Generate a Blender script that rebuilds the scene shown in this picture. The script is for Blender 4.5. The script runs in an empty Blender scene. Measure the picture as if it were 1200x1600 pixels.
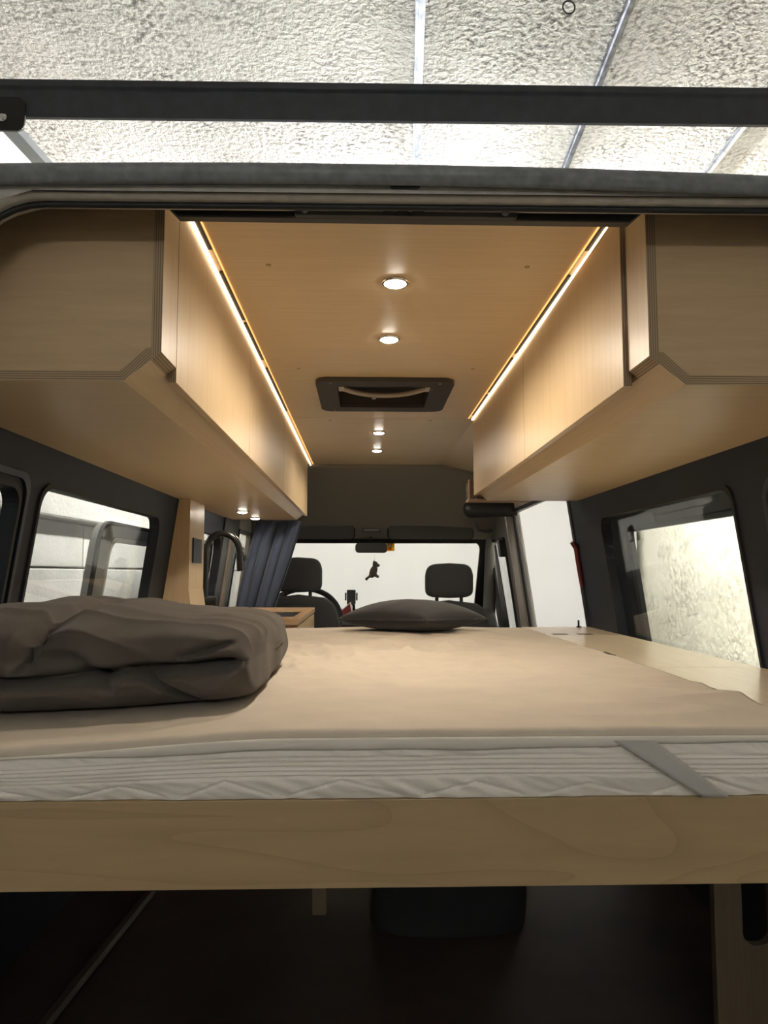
import bpy, bmesh, math, random
from mathutils import Vector, Matrix, noise
from mathutils.geometry import tessellate_polygon
random.seed(4)
sc = bpy.context.scene
COL = sc.collection
# ------------------------------------------------------------------ camera, world, exposure
# frame: x right of the van's centre line, y forward, z up; z = 0 is the height of the lens, the ground lies at GZ
GZ = -1.55
FPX = 1150.0
PSI, TH = math.radians(1.588), math.radians(4.772)
cr = Vector((math.cos(PSI), -math.sin(PSI), 0))
cf = Vector((math.sin(PSI)*math.cos(TH), math.cos(PSI)*math.cos(TH), math.sin(TH)))
cu = cr.cross(cf)
cd = bpy.data.cameras.new('camera'); cam = bpy.data.objects.new('camera', cd); COL.objects.link(cam)
cd.sensor_fit = 'VERTICAL'; cd.sensor_height = 36.0; cd.lens = FPX/1600*36.0; cd.clip_start = .01
cam.matrix_world = Matrix(((cr.x, cu.x, -cf.x, -.065), (cr.y, cu.y, -cf.y, 0), (cr.z, cu.z, -cf.z, 0), (0, 0, 0, 1)))
sc.camera = cam
w = bpy.data.worlds.new('world'); sc.world = w; w.use_nodes = True
w.node_tree.nodes['Background'].inputs[0].default_value = (.9, .95, 1, 1)
w.node_tree.nodes['Background'].inputs[1].default_value = .02
sc.view_settings.view_transform = 'Standard'; sc.view_settings.look = 'None'
sc.view_settings.gamma = 1.0; sc.view_settings.use_curve_mapping = False
sc.view_settings.exposure = 0.5
GARAGE_TUBE = 170.0      # emission strength of the garage tubes
TUBE_F = (1.45, 2.4, .19, .36)   # the four lamps: left wall, over the roof, in front, added fill behind the rear
SPOT_W = 9.4           # van ceiling downlights
LED_E = 1.25            # LED strips

# ------------------------------------------------------------------ materials
MATS = {}
def nt(name):
    m = bpy.data.materials.new(name); m.use_nodes = True
    t = m.node_tree; b = t.nodes['Principled BSDF']
    MATS[name] = m
    return m, t, b
def simple(name, col, rough=.6, metal=0, spec=.5, noise_amt=0, noise_scale=40, bump=0, bump_scale=200, sheen=0):
    m, t, b = nt(name)
    b.inputs['Base Color'].default_value = (*col, 1); b.inputs['Roughness'].default_value = rough
    b.inputs['Metallic'].default_value = metal; b.inputs['Specular IOR Level'].default_value = spec
    if sheen: b.inputs['Sheen Weight'].default_value = sheen
    tc = t.nodes.new('ShaderNodeTexCoord')
    if noise_amt:
        n = t.nodes.new('ShaderNodeTexNoise'); n.inputs['Scale'].default_value = noise_scale; n.inputs['Detail'].default_value = 5
        t.links.new(tc.outputs['Object'], n.inputs['Vector'])
        r = t.nodes.new('ShaderNodeValToRGB')
        r.color_ramp.elements[0].color = tuple(c*(1-noise_amt) for c in col)+(1,)
        r.color_ramp.elements[1].color = tuple(min(1, c*(1+noise_amt)) for c in col)+(1,)
        r.color_ramp.elements[0].position = .3; r.color_ramp.elements[1].position = .7
        t.links.new(n.outputs['Fac'], r.inputs['Fac']); t.links.new(r.outputs['Color'], b.inputs['Base Color'])
    if bump:
        n = t.nodes.new('ShaderNodeTexNoise'); n.inputs['Scale'].default_value = bump_scale; n.inputs['Detail'].default_value = 4
        t.links.new(tc.outputs['Object'], n.inputs['Vector'])
        bp = t.nodes.new('ShaderNodeBump'); bp.inputs['Strength'].default_value = bump; bp.inputs['Distance'].default_value = .01
        t.links.new(n.outputs['Fac'], bp.inputs['Height']); t.links.new(bp.outputs['Normal'], b.inputs['Normal'])
    return m
def wood(name, c0, c1, c2, grain, rough=.4, figure=.5, spec=.5):
    """grain: (sx, sy, sz) noise scale per axis; the small one is the direction of the grain"""
    m, t, b = nt(name); L = t.links.new
    tc = t.nodes.new('ShaderNodeTexCoord')
    mp = t.nodes.new('ShaderNodeMapping'); mp.inputs['Scale'].default_value = grain; L(tc.outputs['Object'], mp.inputs['Vector'])
    n1 = t.nodes.new('ShaderNodeTexNoise'); n1.inputs['Scale'].default_value = 6; n1.inputs['Detail'].default_value = 8; n1.inputs['Roughness'].default_value = .65
    L(mp.outputs['Vector'], n1.inputs['Vector'])
    n2 = t.nodes.new('ShaderNodeTexNoise'); n2.inputs['Scale'].default_value = 1.1; n2.inputs['Detail'].default_value = 2; n2.inputs['Distortion'].default_value = .6
    L(mp.outputs['Vector'], n2.inputs['Vector'])
    # contour lines of the slow noise are the veneer's cathedral figure
    mm = t.nodes.new('ShaderNodeMath'); mm.operation = 'MULTIPLY'; mm.inputs[1].default_value = 13; L(n2.outputs['Fac'], mm.inputs[0])
    fr = t.nodes.new('ShaderNodeMath'); fr.operation = 'FRACT'; L(mm.outputs[0], fr.inputs[0])
    pw = t.nodes.new('ShaderNodeMath'); pw.operation = 'POWER'; pw.inputs[1].default_value = 5; L(fr.outputs[0], pw.inputs[0])
    fa = t.nodes.new('ShaderNodeMath'); fa.operation = 'MULTIPLY'; fa.inputs[1].default_value = figure; L(pw.outputs[0], fa.inputs[0])
    r = t.nodes.new('ShaderNodeValToRGB'); r.color_ramp.elements[0].color = (*c0, 1); r.color_ramp.elements[1].color = (*c1, 1)
    r.color_ramp.elements[0].position = .28; r.color_ramp.elements[1].position = .72
    L(n1.outputs['Fac'], r.inputs['Fac'])
    mx = t.nodes.new('ShaderNodeMix'); mx.data_type = 'RGBA'; L(fa.outputs[0], mx.inputs['Factor']); L(r.outputs['Color'], mx.inputs[6]); mx.inputs[7].default_value = (*c2, 1)
    L(mx.outputs[2], b.inputs['Base Color'])
    b.inputs['Roughness'].default_value = rough; b.inputs['Specular IOR Level'].default_value = spec
    bp = t.nodes.new('ShaderNodeBump'); bp.inputs['Strength'].default_value = .06; bp.inputs['Distance'].default_value = .002
    L(n1.outputs['Fac'], bp.inputs['Height']); L(bp.outputs['Normal'], b.inputs['Normal'])
    return m
def plyedge(name, axis, n=640.):
    """stripes of plywood layers stacked along the given axis vector"""
    m, t, b = nt(name); L = t.links.new
    tc = t.nodes.new('ShaderNodeTexCoord')
    d = t.nodes.new('ShaderNodeVectorMath'); d.operation = 'DOT_PRODUCT'; d.inputs[1].default_value = axis; L(tc.outputs['Object'], d.inputs[0])
    mu = t.nodes.new('ShaderNodeMath'); mu.operation = 'MULTIPLY'; mu.inputs[1].default_value = n*math.pi*2/2.2; L(d.outputs['Value'], mu.inputs[0])
    s = t.nodes.new('ShaderNodeMath'); s.operation = 'SINE'; L(mu.outputs[0], s.inputs[0])
    r = t.nodes.new('ShaderNodeValToRGB'); r.color_ramp.elements[0].position = .0; r.color_ramp.elements[1].position = .55
    r.color_ramp.elements[0].color = (.15, .095, .05, 1); r.color_ramp.elements[1].color = (.36, .26, .155, 1)
    ma = t.nodes.new('ShaderNodeMath'); ma.operation = 'MULTIPLY_ADD'; ma.inputs[1].default_value = .5; ma.inputs[2].default_value = .5; L(s.outputs[0], ma.inputs[0])
    L(ma.outputs[0], r.inputs['Fac']); L(r.outputs['Color'], b.inputs['Base Color']); b.inputs['Roughness'].default_value = .7
    return m
def emit(name, col, strength):
    m, t, b = nt(name)
    b.inputs['Base Color'].default_value = (*col, 1); b.inputs['Emission Color'].default_value = (*col, 1); b.inputs['Emission Strength'].default_value = strength
    return m
def glass(name, tint=(.975, .985, .98), refl=1.0):
    m = bpy.data.materials.new(name); m.use_nodes = True; MATS[name] = m
    t = m.node_tree; t.nodes.clear(); L = t.links.new
    o = t.nodes.new('ShaderNodeOutputMaterial'); tr = t.nodes.new('ShaderNodeBsdfTransparent'); tr.inputs[0].default_value = (*tint, 1)
    g = t.nodes.new('ShaderNodeBsdfGlossy'); g.inputs['Roughness'].default_value = .02
    f = t.nodes.new('ShaderNodeLayerWeight'); f.inputs[0].default_value = .5
    pw = t.nodes.new('ShaderNodeMath'); pw.operation = 'POWER'; pw.inputs[1].default_value = 4.5; L(f.outputs['Facing'], pw.inputs[0])
    mu = t.nodes.new('ShaderNodeMath'); mu.operation = 'MULTIPLY_ADD'; mu.inputs[1].default_value = .45*refl; mu.inputs[2].default_value = .03*refl; L(pw.outputs[0], mu.inputs[0])
    mx = t.nodes.new('ShaderNodeMixShader'); L(mu.outputs[0], mx.inputs[0]); L(tr.outputs[0], mx.inputs[1]); L(g.outputs[0], mx.inputs[2]); L(mx.outputs[0], o.inputs[0])
    return m
def plaster(name, col, dark, scale, strength, patch=.5, dist=.02, pit=0.0):
    m, t, b = nt(name); L = t.links.new
    tc = t.nodes.new('ShaderNodeTexCoord')
    v = t.nodes.new('ShaderNodeTexNoise'); v.inputs['Scale'].default_value = scale; v.inputs['Detail'].default_value = 3; v.inputs['Roughness'].default_value = .5; v.inputs['Distortion'].default_value = .15
    L(tc.outputs['Object'], v.inputs['Vector'])
    p = t.nodes.new('ShaderNodeTexNoise'); p.inputs['Scale'].default_value = 1.6; p.inputs['Detail'].default_value = 4; L(tc.outputs['Object'], p.inputs['Vector'])
    pr = t.nodes.new('ShaderNodeValToRGB'); pr.color_ramp.elements[0].position = .35; pr.color_ramp.elements[1].position = .65
    pr.color_ramp.elements[0].color = (.25, .25, .25, 1); pr.color_ramp.elements[1].color = (1, 1, 1, 1); L(p.outputs['Fac'], pr.inputs['Fac'])
    ht = t.nodes.new('ShaderNodeMath'); ht.operation = 'MULTIPLY'; L(v.outputs['Fac'], ht.inputs[0]); L(pr.outputs['Color'], ht.inputs[1])
    bp = t.nodes.new('ShaderNodeBump'); bp.inputs['Strength'].default_value = strength; bp.inputs['Distance'].default_value = dist
    L(ht.outputs[0], bp.inputs['Height']); L(bp.outputs['Normal'], b.inputs['Normal'])
    # grime in the pits of the roughest patches
    c = t.nodes.new('ShaderNodeValToRGB'); c.color_ramp.elements[0].position = .38; c.color_ramp.elements[1].position = .54
    c.color_ramp.elements[0].color = (*dark, 1); c.color_ramp.elements[1].color = (*col, 1); L(v.outputs['Fac'], c.inputs['Fac'])
    q = t.nodes.new('ShaderNodeTexNoise'); q.inputs['Scale'].default_value = 2.3; q.inputs['Detail'].default_value = 5; q.inputs['Roughness'].default_value = .7; L(tc.outputs['Object'], q.inputs['Vector'])
    qr = t.nodes.new('ShaderNodeValToRGB'); qr.color_ramp.elements[0].position = .42; qr.color_ramp.elements[1].position = .62; L(q.outputs['Fac'], qr.inputs['Fac'])
    qm = t.nodes.new('ShaderNodeMath'); qm.operation = 'MULTIPLY'; qm.inputs[1].default_value = patch; L(qr.outputs['Color'], qm.inputs[0])
    mx = t.nodes.new('ShaderNodeMix'); mx.data_type = 'RGBA'; L(qm.outputs[0], mx.inputs['Factor']); mx.inputs[6].default_value = (*col, 1); L(c.outputs['Color'], mx.inputs[7])
    L(mx.outputs[2], b.inputs['Base Color']); b.inputs['Roughness'].default_value = .85
    return m
BIRCH = ((.53, .39, .225), (.61, .465, .285), (.48, .335, .18))
wood('birch_x', (.59, .45, .275), (.67, .53, .335), (.54, .395, .225), (.5, 14, 14), .38, .35)          # grain along x
wood('birch_y', *BIRCH, (14, .5, 14), .38, .35)          # grain along y
wood('birch_z', *BIRCH, (14, 14, .6), .34, .35)          # grain along z
wood('birch_shaded_x', (.31, .215, .110), (.375, .265, .138), (.26, .172, .082), (.7, 6, 6), .5, .55)  # same birch as the end panels, colour darkened for shade on the bed board
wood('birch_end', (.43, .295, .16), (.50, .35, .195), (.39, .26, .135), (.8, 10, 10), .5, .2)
wood('shaded_ply', (.085, .06, .033), (.12, .085, .048), (.07, .045, .025), (12, 12, .7), .5, .3)  # birch ply with the shade under the bed put into its colour
wood('walnut', (.20, .095, .045), (.33, .17, .08), (.14, .06, .03), (.8, 12, 12), .35, .4)
wood('oak_top', (.36, .22, .11), (.46, .30, .16), (.28, .16, .08), (.8, 12, 12), .3, .4)
plyedge('ply_x', (1, 0, 0)); plyedge('ply_z', (0, 0, 1)); plyedge('ply_d', (.707, 0, .707)); plyedge('ply_dm', (-.707, 0, .707))
simple('navy_lining', (.0105, .0145, .024), .55, spec=.35, bump=.15, bump_scale=500)
simple('navy_gloss', (.010, .014, .022), .32, spec=.5)
simple('black_plastic', (.010, .010, .011), .45)
simple('brown_trim', (.20, .165, .13), .6)
simple('black_seal', (.008, .008, .009), .6)
simple('charcoal_seat', (.018, .018, .019), .85, bump=.2, bump_scale=700, sheen=.1)
simple('grey_headliner', (.235, .215, .18), .9, bump=.2, bump_scale=600)
simple('visor', (.075, .072, .07), .8)
simple('grey_trim', (.20, .195, .19), .55)
simple('pale_pillar', (.42, .39, .36), .5)
simple('roof_paint', (.16, .17, .176), .5, noise_amt=.25, noise_scale=60)
simple('lintel_paint', (.42, .40, .36), .6, noise_amt=.16, noise_scale=45)
simple('white_paint', (.75, .75, .74), .35)
simple('door_grey', (.30, .31, .32), .4); simple('door_light', (.36, .37, .37), .4); simple('slate', (.055, .062, .068), .4)
simple('beam_black', (.026, .029, .036), .55, noise_amt=.2, noise_scale=30)
simple('chrome', (.7, .7, .7), .15, metal=1)
simple('steel_grey', (.13, .145, .16), .5)
simple('galvanised', (.45, .47, .52), .2, metal=1, noise_amt=.5, noise_scale=30)
simple('sheet', (.56, .49, .40), .9, noise_amt=.05, noise_scale=12, bump=.12, bump_scale=900)
simple('sheet_hem', (.66, .62, .55), .9)
simple('mattress_cover', (.80, .76, .69), .75, bump=.12, bump_scale=500, sheen=.2)
simple('strap', (.45, .43, .40), .8)
simple('duvet', (.088, .074, .061), .95, noise_amt=.1, noise_scale=10, bump=.15, bump_scale=800, sheen=.08, spec=.2)
simple('cushion', (.013, .0125, .0125), .9, bump=.35, bump_scale=900, sheen=.2)
simple('curtain', (.040, .054, .092), .85, bump=.2, bump_scale=900, sheen=.2)
simple('black_metal', (.015, .0135, .0125), .28, metal=.3)
simple('black_glass', (.006, .007, .008), .3)
simple('red_cover', (.16, .02, .022), .5); simple('paper_white', (.7, .68, .66), .7)
simple('plush', (.10, .085, .07), .95, bump=.6, bump_scale=500); simple('string', (.5, .48, .45), .8)
def sticker(name, col):
    m, t, b = nt(name); o = t.nodes['Material Output']
    b.inputs['Base Color'].default_value = (*col, 1); b.inputs['Roughness'].default_value = .6
    tl = t.nodes.new('ShaderNodeBsdfTranslucent'); tl.inputs[0].default_value = (*col, 1)
    mx = t.nodes.new('ShaderNodeMixShader'); mx.inputs[0].default_value = .7
    t.links.new(b.outputs[0], mx.inputs[1]); t.links.new(tl.outputs[0], mx.inputs[2]); t.links.new(mx.outputs[0], o.inputs[0])
sticker('sticker_yellow', (.75, .48, .06)); sticker('sticker_white', (.8, .8, .75)); sticker('sticker_green', (.05, .22, .1)); sticker('sticker_orange', (.75, .2, .03))
simple('wicker', (.12, .06, .03), .7); simple('wicker_rim', (.34, .22, .13), .7)
simple('red_plastic', (.14, .022, .02), .4)
simple('dome', (.02, .019, .018), .6); simple('vent_frame', (.042, .037, .032), .6); simple('vent_bar', (.42, .36, .30), .4)
simple('van_floor', (.034, .020, .013), .6, noise_amt=.3, noise_scale=8)
simple('bag', (.014, .014, .015), .9)
simple('concrete', (.62, .60, .55), .85, noise_amt=.12, noise_scale=5, bump=.25, bump_scale=60)
simple('garage_white', (.63, .625, .61), .8, noise_amt=.02, noise_scale=2)
simple('garage_floor', (.12, .115, .105), .8, noise_amt=.2, noise_scale=4)
simple('mortar', (.42, .40, .36), .9)
plaster('ceiling_plaster', (.84, .82, .78), (.20, .185, .17), 58, 1.0, .95, .035)
plaster('wall_plaster', (.72, .68, .56), (.42, .38, .29), 20, .7, .65, .035)
glass('pane'); glass('windscreen', (.97, .975, .965), .5)
for k_, f_ in enumerate(TUBE_F): emit('tube_glow_%d' % k_, (1, .985, .95), GARAGE_TUBE*f_)
emit('led_white', (1, .80, .52), LED_E*2.2); emit('led_reflex', (1, .50, .16), LED_E*.75)
emit('lamp_lens', (1, .92, .80), 40.0)

# ------------------------------------------------------------------ mesh helpers
class MB:
    def __init__(s): s.v = []; s.f = []; s.m = []
    def add(s, vs, fs, mi=0):
        o = len(s.v); s.v += [tuple(p) for p in vs]
        for k, f in enumerate(fs):
            s.f.append([i+o for i in f]); s.m.append(mi if isinstance(mi, int) else mi[k])
        return s
    def box(s, x0, x1, y0, y1, z0, z1, mi=0, faces=None):
        vs = [(x, y, z) for x in (x0, x1) for y in (y0, y1) for z in (z0, z1)]
        fs = [(0, 1, 3, 2), (4, 6, 7, 5), (0, 4, 5, 1), (2, 3, 7, 6), (0, 2, 6, 4), (1, 5, 7, 3)]   # -x +x -y +y -z +z
        return s.add(vs, fs, faces or mi)
    def tube(s, pts, r, n=10, cap=True, mi=0):
        pts = [Vector(p) for p in pts]; rs = r if isinstance(r, (list, tuple)) else [r]*len(pts)
        vs = []; up = None
        for i, p in enumerate(pts):
            t = (pts[min(i+1, len(pts)-1)]-pts[max(i-1, 0)]).normalized()
            if up is None: up = Vector((0, 0, 1)) if abs(t.z) < .9 else Vector((1, 0, 0))
            a = t.cross(up).normalized(); b = a.cross(t).normalized(); up = b
            for k in range(n):
                an = 2*math.pi*k/n; vs.append(p+(a*math.cos(an)+b*math.sin(an))*rs[i])
        fs = [(i*n+k, i*n+(k+1) % n, (i+1)*n+(k+1) % n, (i+1)*n+k) for i in range(len(pts)-1) for k in range(n)]
        if cap: fs += [tuple(range(n))[::-1], tuple((len(pts)-1)*n+k for k in range(n))]
        return s.add(vs, fs, mi)
    def lathe(s, prof, c, axis='z', n=24, mi=0):
        vs = []
        for r, h in prof:
            for k in range(n):
                a = 2*math.pi*k/n; p = (r*math.cos(a), r*math.sin(a), h)
                if axis == 'x': p = (p[2], p[0], p[1])
                if axis == 'y': p = (p[0], p[2], p[1])
                vs.append((c[0]+p[0], c[1]+p[1], c[2]+p[2]))
        m = len(prof)
        fs = [(i*n+k, i*n+(k+1) % n, (i+1)*n+(k+1) % n, (i+1)*n+k) for i in range(m-1) for k in range(n)]
        fs += [tuple(range(n)), tuple((m-1)*n+k for k in range(n))]
        return s.add(vs, fs, mi)
    def plate(s, outer, holes, fm, t, mi=0, mi_side=None):
        """a flat plate in (u, v) with holes, mapped by fm(u, v, w), w from 0 to t"""
        loops = [outer]+list(holes)
        tri = tessellate_polygon([[Vector((u, v, 0)) for u, v in l] for l in loops])
        flat = [p for l in loops for p in l]; n = len(flat)
        vs = [fm(u, v, 0) for u, v in flat]+[fm(u, v, t) for u, v in flat]
        fs = [tuple(q) for q in tri]+[tuple(i+n for i in reversed(q)) for q in tri]; ms = [mi]*len(fs)
        o = 0
        for l in loops:
            k = len(l)
            for i in range(k): fs.append((o+i, o+(i+1) % k, n+o+(i+1) % k, n+o+i)); ms.append(mi if mi_side is None else mi_side)
            o += k
        return s.add(vs, fs, ms)
    def prism(s, poly, fm, t, mi=0, mi_side=None): return s.plate(poly, [], fm, t, mi, mi_side)
    def grid(s, fn, nu, nv, closed_u=False, mi=0):
        vs = [fn(i/(nu if closed_u else nu-1), j/(nv-1)) for j in range(nv) for i in range(nu)]
        fs = [(j*nu+i, j*nu+(i+1) % nu, (j+1)*nu+(i+1) % nu, (j+1)*nu+i) for j in range(nv-1) for i in range(nu if closed_u else nu-1)]
        return s.add(vs, fs, mi)
def rr(u0, u1, v0, v1, r, n=6):
    out = []
    for cx, cy, a0 in ((u1-r, v1-r, 0), (u0+r, v1-r, 90), (u0+r, v0+r, 180), (u1-r, v0+r, 270)):
        for k in range(n+1):
            a = math.radians(a0+90*k/n); out.append((cx+r*math.cos(a), cy+r*math.sin(a)))
    return out
WORLD = {}
def tag(o, label=None, cat=None, group=None, kind=None):
    if label: o['label'] = label
    if cat: o['category'] = cat
    if group: o['group'] = group
    if kind: o['kind'] = kind
    return o
def empty(name, loc, label=None, cat=None, group=None):
    o = bpy.data.objects.new(name, None); COL.objects.link(o); o.location = loc; o.empty_display_size = .05
    WORLD[o.name] = Vector(loc); tag(o, label, cat, group)
    return o
def ob(name, mb, mats, parent=None, smooth=None, bevel=0, label=None, cat=None, group=None, kind=None, solid=0, subsurf=0):
    """one mesh object; vertices arrive in world coordinates, the origin goes to the middle of the base"""
    mats = [mats] if isinstance(mats, str) else mats
    xs, ys, zs = zip(*mb.v)
    org = Vector(((min(xs)+max(xs))/2, (min(ys)+max(ys))/2, min(zs)))
    me = bpy.data.meshes.new(name); me.from_pydata([(x-org.x, y-org.y, z-org.z) for x, y, z in mb.v], [], mb.f)
    for m in mats: me.materials.append(MATS[m])
    me.polygons.foreach_set('material_index', mb.m)
    bm = bmesh.new(); bm.from_mesh(me); bmesh.ops.remove_doubles(bm, verts=bm.verts, dist=1e-6); bmesh.ops.recalc_face_normals(bm, faces=bm.faces); bm.to_mesh(me); bm.free()
    if smooth is not None:
        me.polygons.foreach_set('use_smooth', [True]*len(me.polygons)); me.set_sharp_from_angle(angle=math.radians(smooth))
    o = bpy.data.objects.new(name, me); COL.objects.link(o)
    WORLD[o.name] = org.copy()
    if parent: o.parent = parent; o.location = org-WORLD[parent.name]
    else: o.location = org
    if solid: md = o.modifiers.new('solid', 'SOLIDIFY'); md.thickness = solid; md.offset = 0
    if bevel:
        md = o.modifiers.new('bevel', 'BEVEL'); md.width = bevel; md.segments = 2; md.limit_method = 'ANGLE'
    if subsurf: md = o.modifiers.new('sub', 'SUBSURF'); md.levels = subsurf; md.render_levels = subsurf
    return tag(o, label, cat, group, kind)
def B(*a, **k): return MB().box(*a, **k)
def sm(a, b, x): t = max(0, min(1, (x-a)/(b-a))); return t*t*(3-2*t)
def nz(x, y, z=0): return noise.noise(Vector((x, y, z)))

# ------------------------------------------------------------------ garage (turned a little against the van)
GA = math.radians(-3.2)
def G(x, y, z): return (x*math.cos(GA)-y*math.sin(GA), x*math.sin(GA)+y*math.cos(GA), z)
def gbox(x0, x1, y0, y1, z0, z1):
    m = B(x0, x1, y0, y1, z0, z1); m.v = [G(*p) for p in m.v]; return m
CZ = 1.5
ob('floor', gbox(-1.5, 2.0, -2.6, 6.9, GZ-.1, GZ), 'garage_floor', kind='structure')
ob('ceiling', gbox(-1.5, 2.0, -2.6, 6.9, CZ, CZ+.1), 'ceiling_plaster', kind='structure')
wl = ob('wall_left', gbox(-1.55, -1.435, -2.6, 6.9, GZ, CZ), 'mortar', kind='structure')
rows = ((GZ+.01, -.62), (-.612, .018), (.026, .20))
cols = ((-2.5, -.2), (-.192, 1.2), (1.208, 3.05), (3.058, 4.4), (4.408, 6.7))
for (z0, z1) in rows:
    for (y0, y1) in cols:
        d = random.uniform(-.004, .004)
        ob('concrete_panel', gbox(-1.45, -1.412+d, y0, y1, z0, z1), 'concrete', wl, bevel=.004)
ob('ring_beam', gbox(-1.45, -1.37, -2.5, 6.8, .21, CZ-.002), 'concrete', wl, bevel=.01)
ob('wall_right', gbox(1.75, 1.9, -2.6, 6.9, GZ, CZ), 'wall_plaster', kind='structure')
ob('wall_front', gbox(-1.55, 1.9, 6.7, 6.85, GZ, CZ), 'garage_white', kind='structure')
ob('wall_back', gbox(-1.55, 1.9, -2.6, -2.5, GZ, CZ), 'door_grey', kind='structure')
pl = MB(); pl.prism(rr(5.62, 6.6, GZ, 1.2, .004, 1), lambda u, v, t: G(1.66+t, u, v), .03)
ob('white_board', pl, 'garage_white', label='plain white upright board outside the open sliding door', cat='board')
# holes and patches in the bright right wall
# steel rails in the ceiling
for i, x in enumerate((-.02, .53, 1.07)):
    m = MB()
    prof = [(-.013, CZ-.002), (-.013, CZ-.010), (-.006, CZ-.010), (-.005, CZ-.018), (.005, CZ-.018), (.006, CZ-.010), (.013, CZ-.010), (.013, CZ-.002)]
    m.prism([(x+a, z) for a, z in prof], lambda u, v, t: G(u, -2.4+t, v), 9.0)
    lab = ('straight steel rail in the rough ceiling, the leftmost of three, above the van\'s middle',
           'steel ceiling rail beside the little wire ring, the middle of three',
           'steel ceiling rail nearest the top right corner, rightmost of three')[i]
    ob('ceiling_rail', m, 'galvanised', label=lab, cat='rail', group='steel rails in the garage ceiling')
m = MB(); m.tube([(.47+.016*math.cos(a), 1.80, CZ-.020+.018*math.sin(a)) for a in [k*math.pi/10 for k in range(21)]], .0022, 6, cap=False)
ob('wire_ring', m, 'black_metal', smooth=40, label='small dark wire ring hanging by the steel ceiling rail', cat='ring')
m = MB(); m.prism([(-1.100, 1.19), (-1.060, 1.19), (-1.060, 1.215), (-1.064, 1.215), (-1.064, 1.194), (-1.096, 1.194), (-1.096, 1.215), (-1.100, 1.215)], lambda u, v, t: (u+.085+.075*(t-2), t+.3, v), 5.0)
ob('door_track', m, 'steel_grey', label='flat grey steel track running forward along the left side above the van', cat='track')
# the black cross beam of the garage door
be = empty('garage_door_beam', (0, 1.5, .952), 'black steel beam crossing above the van roof under the rough ceiling', 'beam')
m = MB(); m.prism([(1.49, .952), (1.502, .952), (1.502, 1.03), (1.482, 1.03), (1.482, 1.016), (1.49, 1.010)], lambda u, v, t: (-1.3+t, u-.004*t, v+.004*t), 2.95)
ob('beam_profile', m, 'beam_black', be, bevel=.002)
m = MB(); m.prism(rr(-1.05, -.770, .912, .985, .014), lambda u, v, t: (u, 1.470+t, v), .006)
br = ob('bracket_plate', m, 'black_metal', be, bevel=.0015)
m = MB(); m.tube([(-.7685, 1.4735, .945), (-.769, 1.4735, .925), (-.774, 1.4735, .915), (-.784, 1.4735, .911)], .0022, 8); ob('bright_edge', m, 'chrome', br, smooth=50)
m = MB(); m.lathe([(.009, 0), (.009, -.004), (.005, -.008)], (-.812, 1.470, .938), 'y', 12); ob('bolt', m, 'chrome', br, smooth=40)
# fluorescent garage lamps over the van; the unseen one behind is added rear fill
for i, (x, y, ang) in enumerate(((-.65, 3.45, 0), (.50, 3.45, 0), (-.2, 5.7, 0), (.0, -2.36, 90))):
    f = empty('tube_lamp', G(x, y, CZ-.11-(.55 if i == 3 else .03)), 'long tube lamp %s' % ('on the garage ceiling above the left half of the van roof', 'on the garage ceiling above the right half of the van roof', 'on the garage ceiling in front of the windscreen', 'added as rear fill on the wall behind the open van')[i], 'lamp', 'garage tube lamps')
    ca, sa = math.cos(math.radians(ang)), math.sin(math.radians(ang))
    LM = lambda q: G(x+q[0]*ca-q[1]*sa, y+q[0]*sa+q[1]*ca, CZ+q[2]-(.55 if i == 3 else .03))
    def lb(*a_):
        q = B(*a_); q.v = [LM(p) for p in q.v]; return q
    ob('housing', lb(-.04, .04, -.62, .62, -.06, -.01) if i < 3 else lb(-.13, -.04, -.62, .62, -.12, -.04), 'white_paint', f, bevel=.004)
    for k in (-1, 1):
        if i < 3: m = MB(); m.tube([LM((0, k*.45, -.012)), LM((0, k*.45, .03))], .005, 6); ob('hanger', m, 'steel_grey', f)
        m = MB(); m.tube([LM((k*.022, -.6, -.085)), LM((k*.022, .6, -.085))], .013, 12); ob('tube', m, 'tube_glow_%d' % i, f, smooth=40)
        ob('socket', lb(-.035, .035, k*.605-.008, k*.605+.008, -.105, -.06), 'white_paint', f)

# ------------------------------------------------------------------ van body
VAN = empty('camper_van', (0, 3, GZ), 'camper van seen through its open rear, dark lined walls and birch ceiling', 'van')
def wx(z): return .77+(.285-z)*.14
def side(s): return lambda u, v, t: (s*(wx(v)+t), u, v)
FL = -.98   # van floor
m = MB(); m.box(-.99, .99, .98, 5.1, FL-.05, FL); ob('van_floor', m, 'van_floor', VAN)
# plywood ceiling, two sheets
m = MB(); m.plate([(-.62, 1.16), (.62, 1.16), (.62, 2.860), (-.62, 2.860)], [rr(-.158, .160, 2.310, 2.618, .014, 4)], lambda u, v, t: (u, v, .61+t), .009); c1 = ob('ceiling_panel', m, 'birch_x', VAN, bevel=.0015)
m = MB(); m.prism([(-.62, .61), (.372, .61), (.62, .556), (.622, .565), (.372, .619), (-.62, .619)], lambda u, v, t: (u, 2.864+t, v), 1.245)
c2 = ob('ceiling_panel', m, 'birch_x', VAN, bevel=.0015)
m = MB(); m.box(-.62, .62, 2.85, 2.875, .612, .63); ob('ceiling_joint', m, 'black_seal', VAN)
def screw(x, y, par):
    q = MB(); q.lathe([(.0055, 0), (.0055, -.0015), (.003, -.0025)], (x, y, .61), 'z', 10); ob('screw', q, 'birch_end', par, smooth=40)
for x, y in ((-.255, 1.42), (.26, 1.415), (-.26, 2.16), (.26, 2.15)): screw(x, y, c1)
for x, y in ((-.20, 2.90), (.20, 2.90)): screw(x, y, c2)
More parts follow.
